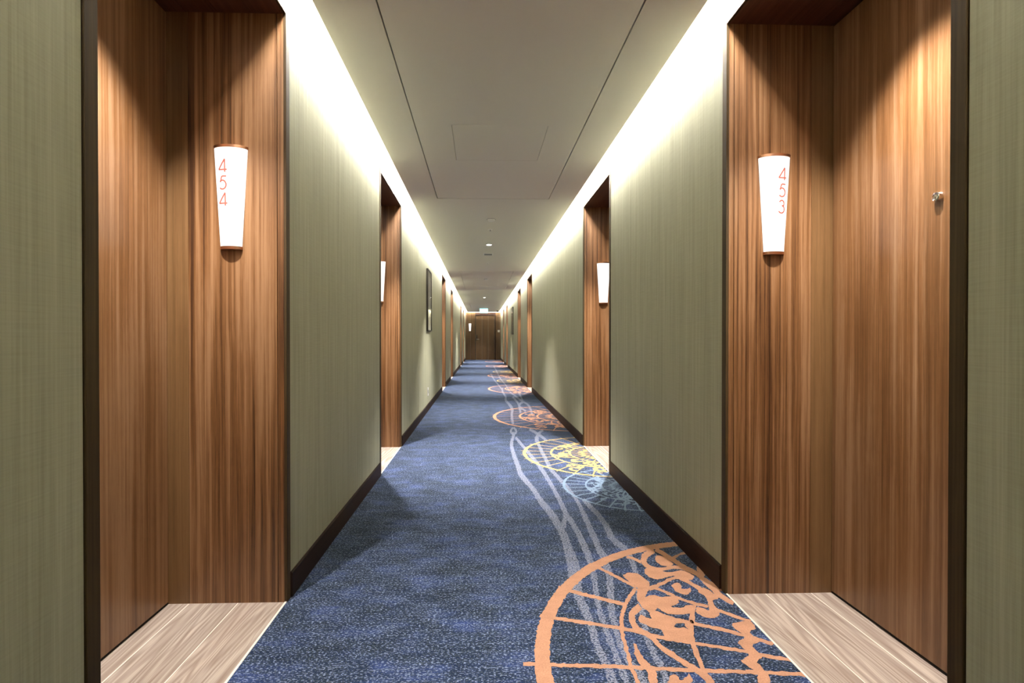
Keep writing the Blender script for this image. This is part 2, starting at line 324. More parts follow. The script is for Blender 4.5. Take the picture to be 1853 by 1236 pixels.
NEAR_LEAVES=[[532,1613,533,1580,534,1562,536,1540,538,1530,543,1521,544,1514,541,1503,543,1497,551,1490,551,1474,543,1437,535,1425,517,1425,514,1437,523,1475,523,1492,515,1503,511,1515,510,1538,510,1553,513,1575,518,1590,528,1616],
[932,1724,980,1734,998,1735,1002,1729,1003,1719,1002,1697,993,1687,970,1680,963,1668,966,1640,970,1629,979,1623,971,1616,939,1602,928,1590,927,1570,927,1558,928,1542,922,1533,903,1521,897,1510,897,1488,899,1477,903,1465,900,1452,885,1425,873,1417,851,1417,848,1426,862,1453,866,1466,865,1477,860,1490,847,1514,849,1525,870,1532,881,1538,890,1548,892,1556,891,1572,889,1585,886,1607,894,1619,921,1632,929,1643,928,1660,925,1677,918,1710],
[844,2265,868,2277,879,2268,890,2230,894,2211,897,2192,892,2180,875,2164,863,2162,844,2169,835,2180,828,2204,828,2221,834,2251],
[754,2147,771,2158,784,2158,804,2146,814,2135,825,2117,837,2111,863,2110,880,2114,906,2127,921,2120,940,2089,942,2072,930,2051,919,2042,898,2036,886,2038,874,2049,868,2058,862,2075,850,2077,819,2065,799,2058,770,2048,756,2050,742,2065,737,2077,734,2099,737,2114,745,2136],
[634,2092,654,2107,669,2111,695,2108,705,2100,710,2078,715,2065,722,2048,724,2036,725,2015,722,2002,711,1983,698,1977,669,1977,659,1982,657,1993,652,2008,639,2041,634,2059,629,2080],
[812,1997,822,2009,830,2014,844,2017,850,2013,853,1997,852,1988,845,1976,845,1970,853,1964,862,1966,880,1975,884,1971,878,1952,871,1941,856,1927,846,1923,831,1925,823,1930,812,1943,809,1954,811,1973,811,1982,809,1990],
[674,1912,687,1920,695,1924,706,1925,713,1922,725,1911,737,1908,762,1911,776,1909,793,1902,797,1893,794,1876,789,1865,777,1852,768,1846,751,1843,747,1840,750,1833,758,1831,778,1830,794,1834,821,1847,832,1848,837,1838,834,1827,822,1804,811,1794,789,1789,773,1786,744,1784,728,1785,710,1792,702,1801,695,1820,689,1832,678,1845,673,1855,666,1869,665,1880,669,1901],
[599,1779,607,1786,612,1785,619,1774,624,1768,631,1762,635,1760,642,1763,643,1771,641,1790,648,1799,672,1808,684,1805,696,1789,706,1780,722,1770,735,1763,757,1750,768,1743,778,1733,777,1719,765,1688,758,1683,748,1701,746,1711,750,1724,744,1728,722,1727,712,1724,705,1715,704,1711,709,1705,717,1702,736,1702,746,1696,758,1679,758,1665,747,1640,736,1631,713,1626,697,1627,669,1633,657,1640,649,1655,647,1667,650,1688,645,1697,628,1703,618,1709,604,1721,598,1729,591,1741,590,1752,594,1770],
[850,1832,866,1825,872,1819,877,1809,882,1810,892,1823,903,1837,925,1867,930,1882,922,1897,916,1907,907,1922,903,1932,902,1947,908,1957,927,1971,938,1972,948,1961,953,1951,956,1936,959,1927,968,1916,972,1910,976,1903,972,1897,955,1886,945,1882,931,1879,925,1872,921,1855,920,1840,922,1813,918,1798,907,1779,897,1769,878,1757,866,1755,849,1762,839,1770,828,1790,828,1804,840,1826],
[997,2161,1006,2165,1009,2158,1009,2130,1004,2106,986,2063,978,2052,971,2061,970,2072,978,2098,980,2108,978,2113,980,2123,990,2150],
[589,1460,602,1467,608,1466,612,1457,613,1451,613,1442,615,1439,622,1441,627,1444,635,1451,641,1457,653,1468,655,1461,649,1430,631,1420,582,1421,569,1429,581,1451]]
STRIPES=[[353,5356,352,5337,350,5299,346,5243,341,5174,335,5108,327,5038,317,4968,304,4885,294,4783,286,4676,283,4563,281,4448,281,4340,281,4237,283,4139,285,4047,286,3963,287,3885,287,3812,287,3739,290,3666,296,3597,304,3535,315,3480,324,3432,332,3389,339,3351,345,3316,349,3277,353,3235,356,3189,359,3139,363,3088,369,3038,376,2990,383,2946,389,2902,395,2860,400,2817,404,2774,408,2733,411,2693,414,2654,417,2617,418,2581,419,2547,420,2513,419,2481,419,2452,418,2426,417,2405,415,2385,413,2360,411,2333,409,2302,407,2270,405,2241,402,2214,400,2189,397,2168,393,2138,390,2101,387,2056,383,2004,381,1958,380,1919,382,1887,384,1861,385,1837,387,1815,388,1794,390,1775,390,1754,390,1732,389,1706,386,1678,385,1651,385,1625,385,1602,387,1580,388,1563,390,1548,391,1536,391,1528,392,1519,392,1510,392,1501,392,1491,392,1479,391,1466,391,1450,390,1433,389,1421,389,1413,389,1409,415,1418,416,1422,416,1430,417,1443,418,1460,419,1476,420,1491,420,1503,420,1514,420,1524,419,1534,418,1544,417,1553,416,1564,415,1579,413,1597,412,1617,411,1639,412,1662,414,1688,418,1716,420,1744,421,1770,421,1795,420,1816,419,1837,417,1860,416,1884,416,1907,419,1937,424,1973,431,2016,441,2068,449,2117,455,2158,458,2192,459,2217,459,2244,460,2272,460,2302,460,2334,461,2363,462,2389,463,2411,463,2431,464,2456,465,2484,466,2516,466,2553,466,2591,465,2629,462,2669,459,2709,456,2750,451,2792,447,2835,442,2879,436,2925,429,2970,421,3015,413,3059,406,3102,400,3147,396,3192,392,3241,388,3290,382,3335,377,3378,371,3417,365,3461,358,3508,349,3561,340,3616,333,3670,329,3725,326,3783,327,3850,326,3927,325,4010,323,4097,320,4189,317,4282,316,4381,315,4483,316,4589,319,4685,324,4770,331,4844,342,4917,353,5000,363,5082,371,5164,376,5242,380,5298,383,5336,385,5356],
[360,5027,363,4994,368,4933,377,4844,387,4730,398,4622,408,4518,417,4419,426,4325,435,4232,444,4140,452,4051,460,3963,466,3881,472,3805,476,3733,480,3667,483,3598,487,3526,490,3452,492,3376,495,3305,496,3238,497,3175,498,3115,499,3058,498,3001,497,2945,496,2888,496,2837,497,2791,499,2751,502,2717,504,2684,507,2649,508,2613,510,2577,510,2542,510,2508,509,2476,508,2443,507,2415,506,2392,506,2374,506,2362,506,2346,505,2324,504,2298,503,2269,501,2232,497,2187,491,2136,485,2079,478,2027,471,1979,464,1934,457,1892,452,1854,448,1821,446,1792,445,1769,445,1745,444,1721,442,1697,441,1672,439,1648,438,1625,438,1602,437,1581,437,1563,437,1548,437,1536,436,1526,436,1512,435,1493,434,1471,433,1445,432,1426,431,1414,431,1408,453,1416,453,1422,454,1435,455,1454,457,1480,458,1503,459,1522,459,1537,459,1547,459,1559,459,1575,460,1593,460,1614,460,1635,461,1658,462,1681,464,1706,466,1731,467,1756,468,1780,469,1803,471,1830,475,1861,481,1897,489,1939,498,1985,506,2036,514,2090,522,2148,529,2202,535,2250,538,2292,540,2325,541,2352,541,2375,541,2394,541,2405,541,2421,541,2442,542,2469,543,2503,544,2539,544,2576,543,2613,541,2652,539,2689,537,2726,534,2761,531,2794,528,2830,527,2872,527,2920,529,2976,530,3034,530,3093,529,3153,528,3214,526,3279,525,3347,523,3421,521,3499,519,3576,516,3652,513,3724,509,3794,504,3868,498,3947,491,4031,483,4121,474,4212,465,4305,456,4399,446,4494,436,4594,425,4698,414,4807,403,4921,394,5009,387,5069,384,5099],
[498,2831,496,2824,492,2809,486,2787,478,2759,470,2730,462,2701,453,2672,444,2642,438,2620,433,2605,431,2598,456,2575,458,2582,462,2597,468,2619,477,2650,486,2681,495,2711,503,2741,510,2771,516,2793,519,2808,521,2816],
[634,5278,629,5259,621,5219,609,5160,592,5075,578,4974,568,4870,561,4763,557,4656,555,4556,553,4460,552,4368,552,4281,552,4196,551,4110,550,4024,548,3937,548,3855,550,3780,554,3711,559,3649,565,3590,571,3534,578,3481,586,3430,592,3373,598,3311,604,3243,608,3171,611,3108,612,3054,612,3009,610,2971,608,2929,606,2885,603,2839,601,2791,598,2744,595,2697,592,2651,588,2605,586,2562,583,2522,581,2485,580,2451,579,2424,578,2402,576,2386,574,2372,573,2352,572,2331,572,2308,573,2286,571,2256,568,2217,564,2170,557,2118,550,2069,542,2023,532,1981,521,1939,512,1901,504,1868,497,1838,492,1812,488,1787,483,1761,480,1736,476,1711,474,1689,472,1668,472,1649,471,1633,471,1617,470,1599,469,1580,467,1559,467,1539,469,1520,473,1503,478,1488,482,1474,485,1460,486,1445,487,1429,487,1417,487,1409,487,1405,510,1416,510,1420,509,1428,509,1441,509,1458,508,1475,504,1492,500,1508,494,1522,490,1536,488,1551,488,1568,490,1588,492,1608,493,1627,494,1645,495,1661,496,1679,498,1698,501,1720,504,1744,508,1768,512,1792,517,1817,523,1842,530,1870,539,1902,549,1939,561,1982,573,2029,583,2079,592,2132,600,2189,606,2240,610,2283,612,2320,611,2346,611,2366,611,2383,612,2397,613,2409,615,2430,616,2454,617,2483,618,2517,619,2553,620,2591,622,2633,625,2679,627,2725,630,2772,632,2820,634,2868,635,2914,637,2959,638,3001,639,3042,639,3090,638,3147,635,3212,630,3287,626,3360,621,3427,615,3490,609,3545,603,3602,597,3658,591,3716,585,3774,582,3837,580,3906,579,3983,582,4069,584,4159,585,4248,586,4338,587,4426,588,4516,589,4610,591,4708,594,4806,599,4895,607,4975,616,5045,629,5114,640,5173,648,5214,652,5236],
[657,3063,657,3053,659,3034,662,3006,665,2971,669,2936,672,2902,676,2870,680,2838,683,2807,685,2775,686,2744,687,2711,687,2683,687,2658,687,2636,686,2619,685,2600,683,2580,680,2558,677,2531,674,2504,674,2478,675,2455,677,2433,681,2412,687,2390,693,2369,700,2350,703,2324,704,2291,702,2250,698,2204,689,2148,676,2083,659,2012,640,1936,622,1866,607,1804,594,1747,583,1696,575,1654,569,1620,567,1593,567,1573,567,1556,566,1541,566,1528,566,1516,566,1502,565,1485,564,1466,562,1445,561,1429,560,1419,560,1414,586,1426,586,1431,587,1441,587,1457,589,1478,589,1498,590,1515,590,1530,590,1542,590,1555,590,1570,590,1587,590,1605,593,1629,599,1662,607,1703,619,1754,633,1810,648,1872,666,1941,686,2019,704,2093,718,2162,728,2223,734,2276,737,2323,736,2363,732,2397,725,2421,720,2442,716,2463,714,2483,712,2501,712,2520,713,2539,714,2559,717,2583,720,2609,722,2633,723,2656,724,2676,724,2700,723,2726,722,2756,721,2790,719,2825,717,2858,713,2892,709,2924,705,2957,700,2990,696,3023,691,3057,687,3083,684,3100,682,3108],
[448,10228,446,10179,442,10082,436,9940,427,9749,421,9566,419,9401,419,9252,422,9127,425,9009,428,8889,431,8767,435,8652,435,8560,433,8483,428,8416,417,8311,410,8153,410,8003,416,7857,426,7717,433,7587,440,7458,444,7330,447,7212,448,7109,445,7009,440,6907,429,6786,419,6656,411,6531,404,6411,398,6298,394,6195,391,6100,388,6012,386,5934,385,5877,385,5840,384,5822,413,5858,414,5876,414,5914,416,5971,418,6048,421,6129,424,6219,429,6317,434,6422,441,6528,449,6638,460,6751,474,6882,485,7034,492,7192,493,7350,488,7495,481,7633,473,7771,464,7908,453,8037,447,8142,446,8223,447,8276,455,8358,463,8493,468,8632,468,8774,464,8909,461,9033,459,9154,456,9273,454,9380,454,9492,457,9620,462,9765,470,9939,477,10081,482,10178,484,10227],
[378,5667,375,5652,368,5622,358,5578,343,5514,333,5440,328,5364,330,5296,337,5244,341,5211,344,5189,346,5178,366,5252,365,5263,362,5286,357,5320,352,5360,351,5389,353,5415,358,5449,370,5500,380,5543,387,5572,390,5587],
[379,5588,380,5571,383,5538,387,5488,392,5430,393,5391,391,5367,385,5341,373,5304,362,5273,355,5253,352,5243,358,5158,362,5168,369,5187,379,5217,395,5263,408,5330,416,5411,416,5490,410,5563,406,5614,403,5648,402,5665],
[566,9317,569,9257,578,9148,590,8991,607,8792,621,8608,635,8437,648,8281,659,8133,673,7998,688,7875,704,7764,721,7666,731,7560,735,7446,735,7325,730,7191,725,7061,719,6941,712,6829,705,6721,699,6639,695,6586,693,6560,728,6601,730,6627,734,6681,740,6764,749,6881,757,7008,764,7143,769,7284,773,7439,772,7589,765,7725,752,7844,734,7945,718,8056,704,8178,692,8313,680,8464,668,8627,653,8799,637,8980,619,9175,604,9325,594,9426,589,9473],
[727,9325,726,9266,724,9152,720,8985,715,8773,711,8582,706,8409,701,8253,695,8110,691,8005,689,7936,688,7902,720,7975,722,8010,724,8080,729,8187,735,8336,741,8503,747,8685,753,8886,758,9106,763,9277,766,9395,767,9455],
[559,8515,561,8461,566,8356,573,8203,582,8010,588,7842,590,7695,590,7569,587,7443,588,7308,595,7183,606,7066,621,6957,632,6879,639,6828,642,6802,671,6951,668,6977,661,7030,651,7112,636,7221,627,7329,622,7435,621,7539,624,7660,626,7814,624,7983,618,8170,610,8377,603,8536,599,8646,597,8702],
[725,8053,717,8031,702,7988,679,7924,646,7829,614,7664,590,7461,574,7240,564,7012,557,6856,553,6755,551,6706,582,6750,584,6799,589,6901,596,7059,606,7271,619,7437,634,7556,650,7639,675,7705,697,7766,712,7806,719,7827],
[551,5454,556,5438,564,5406,576,5359,592,5297,607,5227,621,5148,635,5061,648,4966,658,4896,665,4851,668,4828,697,4922,693,4945,687,4992,678,5065,665,5165,650,5259,635,5345,620,5422,603,5488,591,5538,583,5572,579,5589],
[712,5511,707,5499,699,5477,687,5444,670,5398,652,5343,634,5282,616,5214,598,5141,582,5071,571,5003,562,4939,557,4886,555,4852,553,4830,552,4819,579,4835,580,4846,582,4868,585,4902,588,4940,593,4978,602,5023,613,5076,629,5138,645,5195,660,5246,675,5290,690,5329,702,5361,710,5382,714,5393],
[283,14327,286,14186,290,13912,297,13521,305,13027,316,12584,327,12190,341,11840,356,11534,370,11213,384,10877,398,10528,411,10172,420,9919,426,9758,429,9679,456,9818,453,9899,447,10065,439,10325,426,10694,413,11057,400,11410,385,11748,371,12060,359,12404,349,12790,340,13225,333,13723,327,14126,323,14408,321,14554],
[474,18412,476,18179,480,17732,485,17101,492,16332,495,15599,497,14898,496,14229,493,13579,496,12975,505,12425,518,11921,535,11464,548,11047,556,10659,561,10299,562,9960,564,9718,564,9563,565,9487,590,9588,590,9666,590,9824,589,10072,588,10425,584,10807,576,11217,565,11659,549,12129,537,12629,530,13170,529,13757,533,14410,536,15113,536,15852,534,16630,530,17441,526,18097,523,18563,522,18805]]

dec = lambda L: [[(p[i]/1000, p[i+1]/1000) for i in range(0, len(p), 2)] for p in L]
def arc_band(c, r0, r1, a0, a1, n=None, wob=0.0):
    n = n or max(8, int(abs(a1-a0)*max(r0, r1)/.03))
    A = [a0+(a1-a0)*i/n for i in range(n+1)]
    return [(c[0]+r1*math.cos(a), c[1]+r1*math.sin(a)) for a in A] + [(c[0]+r0*math.cos(a), c[1]+r0*math.sin(a)) for a in reversed(A)]
def line_band(p, q, w):
    dx, dy = q[0]-p[0], q[1]-p[1]; d = math.hypot(dx, dy); nx, ny = -dy/d*w/2, dx/d*w/2
    return [(p[0]+nx, p[1]+ny), (q[0]+nx, q[1]+ny), (q[0]-nx, q[1]-ny), (p[0]-nx, p[1]-ny)]
def curve_band(P, w0, w1):
    n = len(P); L, R_ = [], []
    for i, p in enumerate(P):
        a, b = P[max(0, i-1)], P[min(n-1, i+1)]; dx, dy = b[0]-a[0], b[1]-a[1]; d = math.hypot(dx, dy) or 1; ww = (w0+(w1-w0)*i/(n-1))/2
        L.append((p[0]-dy/d*ww, p[1]+dx/d*ww)); R_.append((p[0]+dy/d*ww, p[1]-dx/d*ww))
    return L + R_[::-1]
def medallion(c, R, seed, thin=1.0, rot=0.0):
    rng = random.Random(seed); T = []
    pol = lambda r, a: (c[0]+R*r*math.cos(a), c[1]+R*r*math.sin(a))
    a0, a1 = math.radians(82), math.radians(278)       # the wall hides the other half
    for i in range(8):
        b0, b1 = a0+(a1-a0)*i/8, a0+(a1-a0)*(i+1)/8; mid = abs((b0+b1)/2-math.pi)/1.7
        T.append(arc_band(c, R*(.955+.022*mid), R, b0, b1+.01))
    n = 17
    for i in range(n):
        a = a0+(a1-a0)*(i+.5)/n + rot
        T.append(line_band(pol(.63, a-.02), pol(.965, a), .011*thin)); T.append(line_band(pol(.96, a), pol(1.03, a+.01), .010))
        if i % 2: T.append(line_band(pol(.16, a), pol(.42, a+.03), .010*thin))
        else: T.append(line_band(pol(.20, a), pol(.42, a), .009*thin))
    T.append(arc_band(c, R*.632, R*.660, a0, a1)); T.append(arc_band(c, R*.405, R*.432, a0, a1))
    ruff = []
    for i in range(49):
        a = a0+(a1-a0)*i/48; ruff.append(pol(.295+.022*(1 if i % 4 < 2 else -1), a))
    for i in range(48, -1, -1):
        a = a0+(a1-a0)*i/48; ruff.append(pol(.240+.015*(1 if i % 4 < 2 else -1), a))
    T.append(ruff)
    m = 7
    for i in range(m):                                  # petals and leaf scrolls between the two inner rings
        a = a0+(a1-a0)*(i+.3)/m + rot; da = (a1-a0)/m; sg = 1 if i % 2 else -1
        T.append(curve_band([pol(.42+.225*t/8, a+sg*da*.62*(t/8)**1.6) for t in range(9)], .016, .022))
        T.append(curve_band([pol(.645-.215*t/8, a+sg*da*(.1+.55*(t/8)**.7)) for t in range(9)], .020, .014))
        for q in range(3):
            rr, aa = rng.uniform(.47, .60), a+da*rng.uniform(.05, .95); cc = pol(rr, aa); s0 = R*rng.uniform(.045, .075); ph = rng.uniform(0, 6.28); sp = rng.choice((-1, 1))
            T.append(curve_band([(cc[0]+s0*(1-.085*t)*math.cos(ph+sp*t*.55), cc[1]+s0*(1-.085*t)*math.sin(ph+sp*t*.55)) for t in range(10)], R*.048, R*.012))
    for q in range(9):                                 # scrollwork spilling out to the rim on the near side
        cc = pol(rng.uniform(.68, .90), math.radians(rng.uniform(226, 276))); s0 = R*rng.uniform(.05, .085); ph = rng.uniform(0, 6.28); sp = rng.choice((-1, 1))
        T.append(curve_band([(cc[0]+s0*(1-.085*t)*math.cos(ph+sp*t*.55), cc[1]+s0*(1-.085*t)*math.sin(ph+sp*t*.55)) for t in range(10)], R*.046, R*.014))
    return T
shape_part('carpet_stripe', [(True, p) for p in dec(STRIPES)], 'cstripe', .0004, cp, jit=.004, label='lavender grey wandering yarn stripes')
NC, NR = (1.152, 1.458), .980
band = [arc_band(NC, NR*.948, NR, math.radians(80+25*i), math.radians(105.5+25*i)) for i in range(8)]
shape_part('carpet_medallion', [(True, p) for p in band + dec(NEAR_STROKES)] + [(False, p) for p in dec(NEAR_LEAVES)], 'y_orange', .0008, cp, jit=.0030, step=.010, label='large orange scrollwork half medallion nearest the viewer')
for c, R, mt, z, lb in (((1.053, 3.336), .470, 'y_grey', .0008, 'small blue grey half medallion'), ((1.120, 4.302), .736, 'y_yellow', .0012, 'gold half medallion by the second right doorway'),
                     ((1.197, 6.391), 1.035, 'y_orange', .0008, 'orange half medallion beyond the gold one'), ((1.181, 10.0), 1.03, 'y_orange', .0008, 'orange half medallion further along'),
                     ((1.12, 11.9), .72, 'y_yellow', .0012, 'distant gold half medallion'), ((1.19, 13.6), 1.0, 'y_orange', .0008, 'distant orange half medallion'),
                     ((1.12, 15.2), .74, 'y_yellow', .0012, 'far gold half medallion'), ((1.19, 18.4), 1.0, 'y_orange', .0008, 'far orange half medallion'), ((1.15, 22.2), .95, 'y_orange', .0008, 'farthest orange half medallion')):
    shape_part('carpet_medallion', [(True, p) for p in medallion(c, R, int(c[1]*100), 1.1)], mt, z, cp, jit=.0022, step=.02, label=lb)

# ---------------------------------------------------------------- walls
def segs(doors, extra=()):
    cuts = sorted([(y-CAS-.004, y+DW+CAS+.004) for y in doors] + list(extra)); out = []; a = Y0
    for c0, c1 in cuts: out.append((a, c0)); a = c1
    out.append((a, Y1)); return out
SVC = (5.106, 5.944, 2.357)
for key, doors, nm in (('L', DOORS_L, 'left'), ('R', DOORS_R, 'right')):
    S = SIDE[key]; x0, s = S['x'], S['s']; b = B()
    ex = [(SVC[0], SVC[1])] if key == 'L' else []
    for a, c in segs(doors, ex): b.box(x0, x0+s*.56, a, c, -.02, ZT)
    for y in doors: b.box(x0, x0+s*.56, y-CAS-.004, y+DW+CAS+.004, DH+CAS+.004, ZT)
    if key == 'L': b.box(x0, x0+s*.56, SVC[0], SVC[1], SVC[2], ZT); b.box(x0+s*.05, x0+s*.56, SVC[0], SVC[1], 0, SVC[2])
    wl = tag(b.obj('wall_'+nm, 'paper'), 'sage grey linen papered corridor wall on the '+nm, 'wall', kind='structure')
    b = B()
    for a, c in segs(doors):
        b.box(x0, x0-s*.010, a, c, 0, .098)
        b.box(x0, x0-s*.006, a, c, .098, .101)
    tag(b.obj('baseboard_'+nm, 'base'), 'dark brown baseboard along the '+nm+' wall', 'baseboard', kind='structure')
sd = tag(boxobj('door_13', 'paper', None, XL-.002, XL-.045, SVC[0]+.004, SVC[1]-.004, .004, SVC[2]-.005), 'flush papered service door concealed in the left wall past the second doorway', 'door', kind='structure')
tag(boxobj('wall_back', 'paper', None, XL-.6, XR+.6, Y0-.2, Y0, -.02, ZT), 'papered wall closing the corridor behind the viewer', 'wall', kind='structure')

# ---------------------------------------------------------------- ceiling and coves
ce = B(); x0, x1 = XL+GAP, XR-GAP
PX0, PX1 = -.421, .662; PANELS = [(0.985, 4.600), (9.50, 13.10), (18.0, 21.6)]; GR = .007
rects = [(x0, PX0, Y0, Y1-.09), (PX1, x1, Y0, Y1-.09)]; a = Y0
for p0, p1 in PANELS: rects.append((PX0, PX1, a, p0)); a = p1
rects.append((PX0, PX1, a, Y1-.09))
for r in rects: ce.box(r[0], r[1], r[2], r[3], ZC, ZC+.025)
ce.box(XL-.56, XR+.56, Y0-.2, Y1+.2, ZT, ZT+.05)
for xx in (XL+.31, XR-.31): ce.box(xx-.01, xx+.01, Y0, Y1-.3, ZC+.025, ZT)
ce.box(XL+.31, XR-.31, Y1-.31, Y1-.29, ZC+.025, ZT)
ceil = tag(ce.obj('ceiling', 'ceil'), 'dropped plaster ceiling with light coves along both edges', 'ceiling', kind='structure')
HX0, HX1 = -.186, .430
for i, (p0, p1) in enumerate(PANELS):
    h0, h1 = p0+2.035, p0+2.628; b = B(); g = GR
    X0, X1, Y_0, Y_1 = PX0+g, PX1-g, p0+g, p1-g*1.2
    for r in ((X0, HX0, Y_0, Y_1), (HX1, X1, Y_0, Y_1), (HX0, HX1, Y_0, h0), (HX0, HX1, h1, Y_1)): b.box(r[0], r[1], r[2], r[3], ZC, ZC+.02)
    pn = b.obj('ceiling_panel', 'ceil', ceil)
    boxobj('access_hatch', 'ceil', pn, HX0+.0025, HX1-.0025, h0+.002, h1-.002, ZC+.0005, ZC+.02)
for nm, xa, xb, ya, yb in (('left', XL+.105, XL+.255, Y0, Y1), ('right', XR-.255, XR-.105, Y0, Y1), ('end', XL+.3, XR-.3, Y1-.25, Y1-.10)):
    bm = bmesh.new(); n = 27 if nm != 'end' else 1
    for i in range(n):
        u0, u1 = ya+(yb-ya)*i/n, ya+(yb-ya)*(i+1)/n
        bm.faces.new([bm.verts.new(v) for v in ((xa, u0, ZT-.012), (xa, u1, ZT-.012), (xb, u1, ZT-.012), (xb, u0, ZT-.012))])
    bb = B(); bb.bm.free(); bb.bm = bm
    me = bb.data('cove_light', 'coveled', norm=False)
    o = link('cove_light', me)
    tag(o, {'left': 'glowing strip light hidden in the cove above the left wall', 'right': 'glowing strip light hidden in the cove above the right wall', 'end': 'short glowing strip light in the cove over the end door'}[nm], 'light', 'cove strip lights')

# ---------------------------------------------------------------- doorways
CACHE = {}
def cached(key, fn):
    if key not in CACHE: CACHE[key] = fn()
    return CACHE[key]
def door_parts(key):
    S = SIDE[key]; s, D = S['s'], S['D']; P = {}
    def bx(name, mat, u0, u1, y0, y1, z0, z1, bev=0.0): P[name] = B().box(s*u0, s*u1, y0, y1, z0, z1, bev=bev).data(name, mat)
    bx('door_leaf', 'door', D, D+.045, .005, DW-.005, .009, DH-.006, .0015)
    bx('threshold_gap_shade', 'dark', D+.004, D+.06, 0, DW, -.02, .004)  # near-black filler, paints the gap under the leaf as shade
    for nm, ya, yb in (('far', DW, DW+.022), ('near', -.022, 0)):
        bx('jamb_panel_'+nm, 'jamb', S['lip']+.0028, S['strip']-.0012, ya, yb, -.002, DH+.01)
        bx('door_frame_'+nm, 'frame', S['strip'], D+.07, ya - (.0 if nm == 'far' else 0), yb, -.002, DH+.01)
        bx('jamb_edge_'+nm, 'jamb', .0072, S['lip'], ya, yb, -.002, DH+.01)
        c0, c1 = (DW, DW+CAS) if nm == 'far' else (-CAS, 0)
        bx('casing_'+nm, 'casing', .0068, -.0035, c0, c1, 0, DH+CAS, .0008)
    P['door_gap_shade'] = B().box(s*(D+.006), s*(D+.06), DW-.0055, DW+.001, 0, DH).box(s*(D+.006), s*(D+.06), -.001, .0055, 0, DH).box(s*(D+.006), s*(D+.06), 0, DW, DH-.0065, DH).data('door_gap_shade', 'dark')  # near-black strips added so the leaf-to-frame gap reads as deep shade
    b = B(); nst = 4
    for i in range(nst): b.box(s*(.0075+(D+.06-.0075)*i/nst+.0008), s*(.0075+(D+.06-.0075)*(i+1)/nst-.0008), -.02, DW+.02, DH, DH+.03)
    P['soffit'] = b.data('soffit', 'soffit')
    bx('casing_head', 'casing', .0068, -.0035, 0, DW, DH, DH+CAS, .0008)
    # leaf furniture, local to the leaf
    b = B(); b.ring([(0.0, -.004), (.008, -.004), (.010, -.007), (.0135, -.006), (.0155, .008)], 20, 'x', (0, 0, 0)); me = b.data('peephole', 'chrome', True); P['peephole'] = me
    b = B(); b.box(0, -s*.008, -.022, .022, -.105, .105, .003); P['lock_plate'] = b.data('lock_plate', 'steel')
    b = B(); b.ring([(.0, -s*.008), (.010, -s*.008), (.010, -s*.05), (.0, -s*.05)], 14, 'x'); b.box(-s*.042, -s*.056, -.008, .125, -.009, .009, .003); P['lever_handle'] = b.data('lever_handle', 'steel')
    us = [.0065, *S['planks'], D+.02]
    for i in range(3): bx('plank%d' % i, 'plank', us[i]+.0012, us[i+1]-.0012, 0, DW, -.022, -.0015, .0008)
    bx('edge_strip', 'strip', -.001, .0065, 0, DW, -.022, .0012)
    b = B(); b.box(s*.002, s*(D+.01), 0, DW, -.0220, -.0017); P['joint'] = b.data('plank_joint', 'strip')
    return P
ORD = ['nearest', 'second', 'third', 'fourth', 'fifth', 'sixth']
n = 0
sconce_spots, down_spots = [], []
for key, doors, nm in (('L', DOORS_L, 'left'), ('R', DOORS_R, 'right')):
    S = SIDE[key]; s, D = S['s'], S['D']; P = cached(key, lambda: door_parts(key))
    for i, y in enumerate(doors):
        n += 1
        e = empty('door_%d' % n, (S['x'], y, 0)); tag(e, 'recessed walnut guest room door, %s on the %s wall' % (ORD[i], nm), 'door', kind='structure')
        leaf = link('door_leaf', P['door_leaf'], e)
        o = link('peephole', P['peephole'], leaf); o.location = (s*(D-.006), DW/2+.006, 1.5); o['label'] = 'small chrome peephole'
        if s < 0: o.rotation_euler = (0, 0, math.pi); 
        o = link('lock_plate', P['lock_plate'], leaf); o.location = (s*D, .065, 1.0)
        o = link('lever_handle', P['lever_handle'], leaf); o.location = (s*D, .065, 1.0); o['label'] = 'brushed steel lever handle'
        for q in ('jamb_panel', 'door_frame', 'jamb_edge', 'casing'):
            for z in ('far', 'near'): link(q, P[q+'_'+z], e)
        link('casing', P['casing_head'], e); link('soffit', P['soffit'], e); link('threshold_gap_shade', P['threshold_gap_shade'], e); link('door_gap_shade', P['door_gap_shade'], e)
        for q in range(3): o = link('plank', P['plank%d' % q], floor); o.location = (S['x'], y, 0)
        o = link('plank_joint', P['joint'], floor); o.location = (S['x'], y, 0)
        o = link('edge_strip', P['edge_strip'], floor); o.location = (S['x'], y, 0)
        sconce_spots.append((S['x']+s*S['sc'], y+DW, key, i, nm)); down_spots.append((S['x']+s*S['sc'], y+DW/2, i, nm))

# ---------------------------------------------------------------- wall sconces
SH, SA0, SA1, SD = .405, .041, .065, .034     # height, half widths bottom and top, depth at top
def sc_a(z): return SA0+(SA1-SA0)*z/SH
def sc_b(z): return sc_a(z)/SA1*SD
def half_cone(b, z0, z1, grow=0.0, caps=True, n=24):
    rows = []
    for z in (z0, z1):
        a, d = sc_a(z)+grow, sc_b(z)+grow
        rows.append([b.bm.verts.new((a*math.cos(math.pi*i/n), -d*math.sin(math.pi*i/n), z)) for i in range(n+1)])
    for i in range(n): b.bm.faces.new((rows[0][i], rows[0][i+1], rows[1][i+1], rows[1][i]))
    for r in rows:
        if caps: b.bm.faces.new(r)
    b.bm.faces.new((rows[0][0], rows[1][0], rows[1][-1], rows[0][-1]))
b = B(); half_cone(b, .012, SH-.010); ME_SH = b.data('lamp_shade', 'shade', True)
b = B(); half_cone(b, SH-.010, SH, .002); ME_T = b.data('rim', 'bronze', True)
b = B(); half_cone(b, 0, .012, .0015); ME_B = b.data('rim', 'bronze', True)
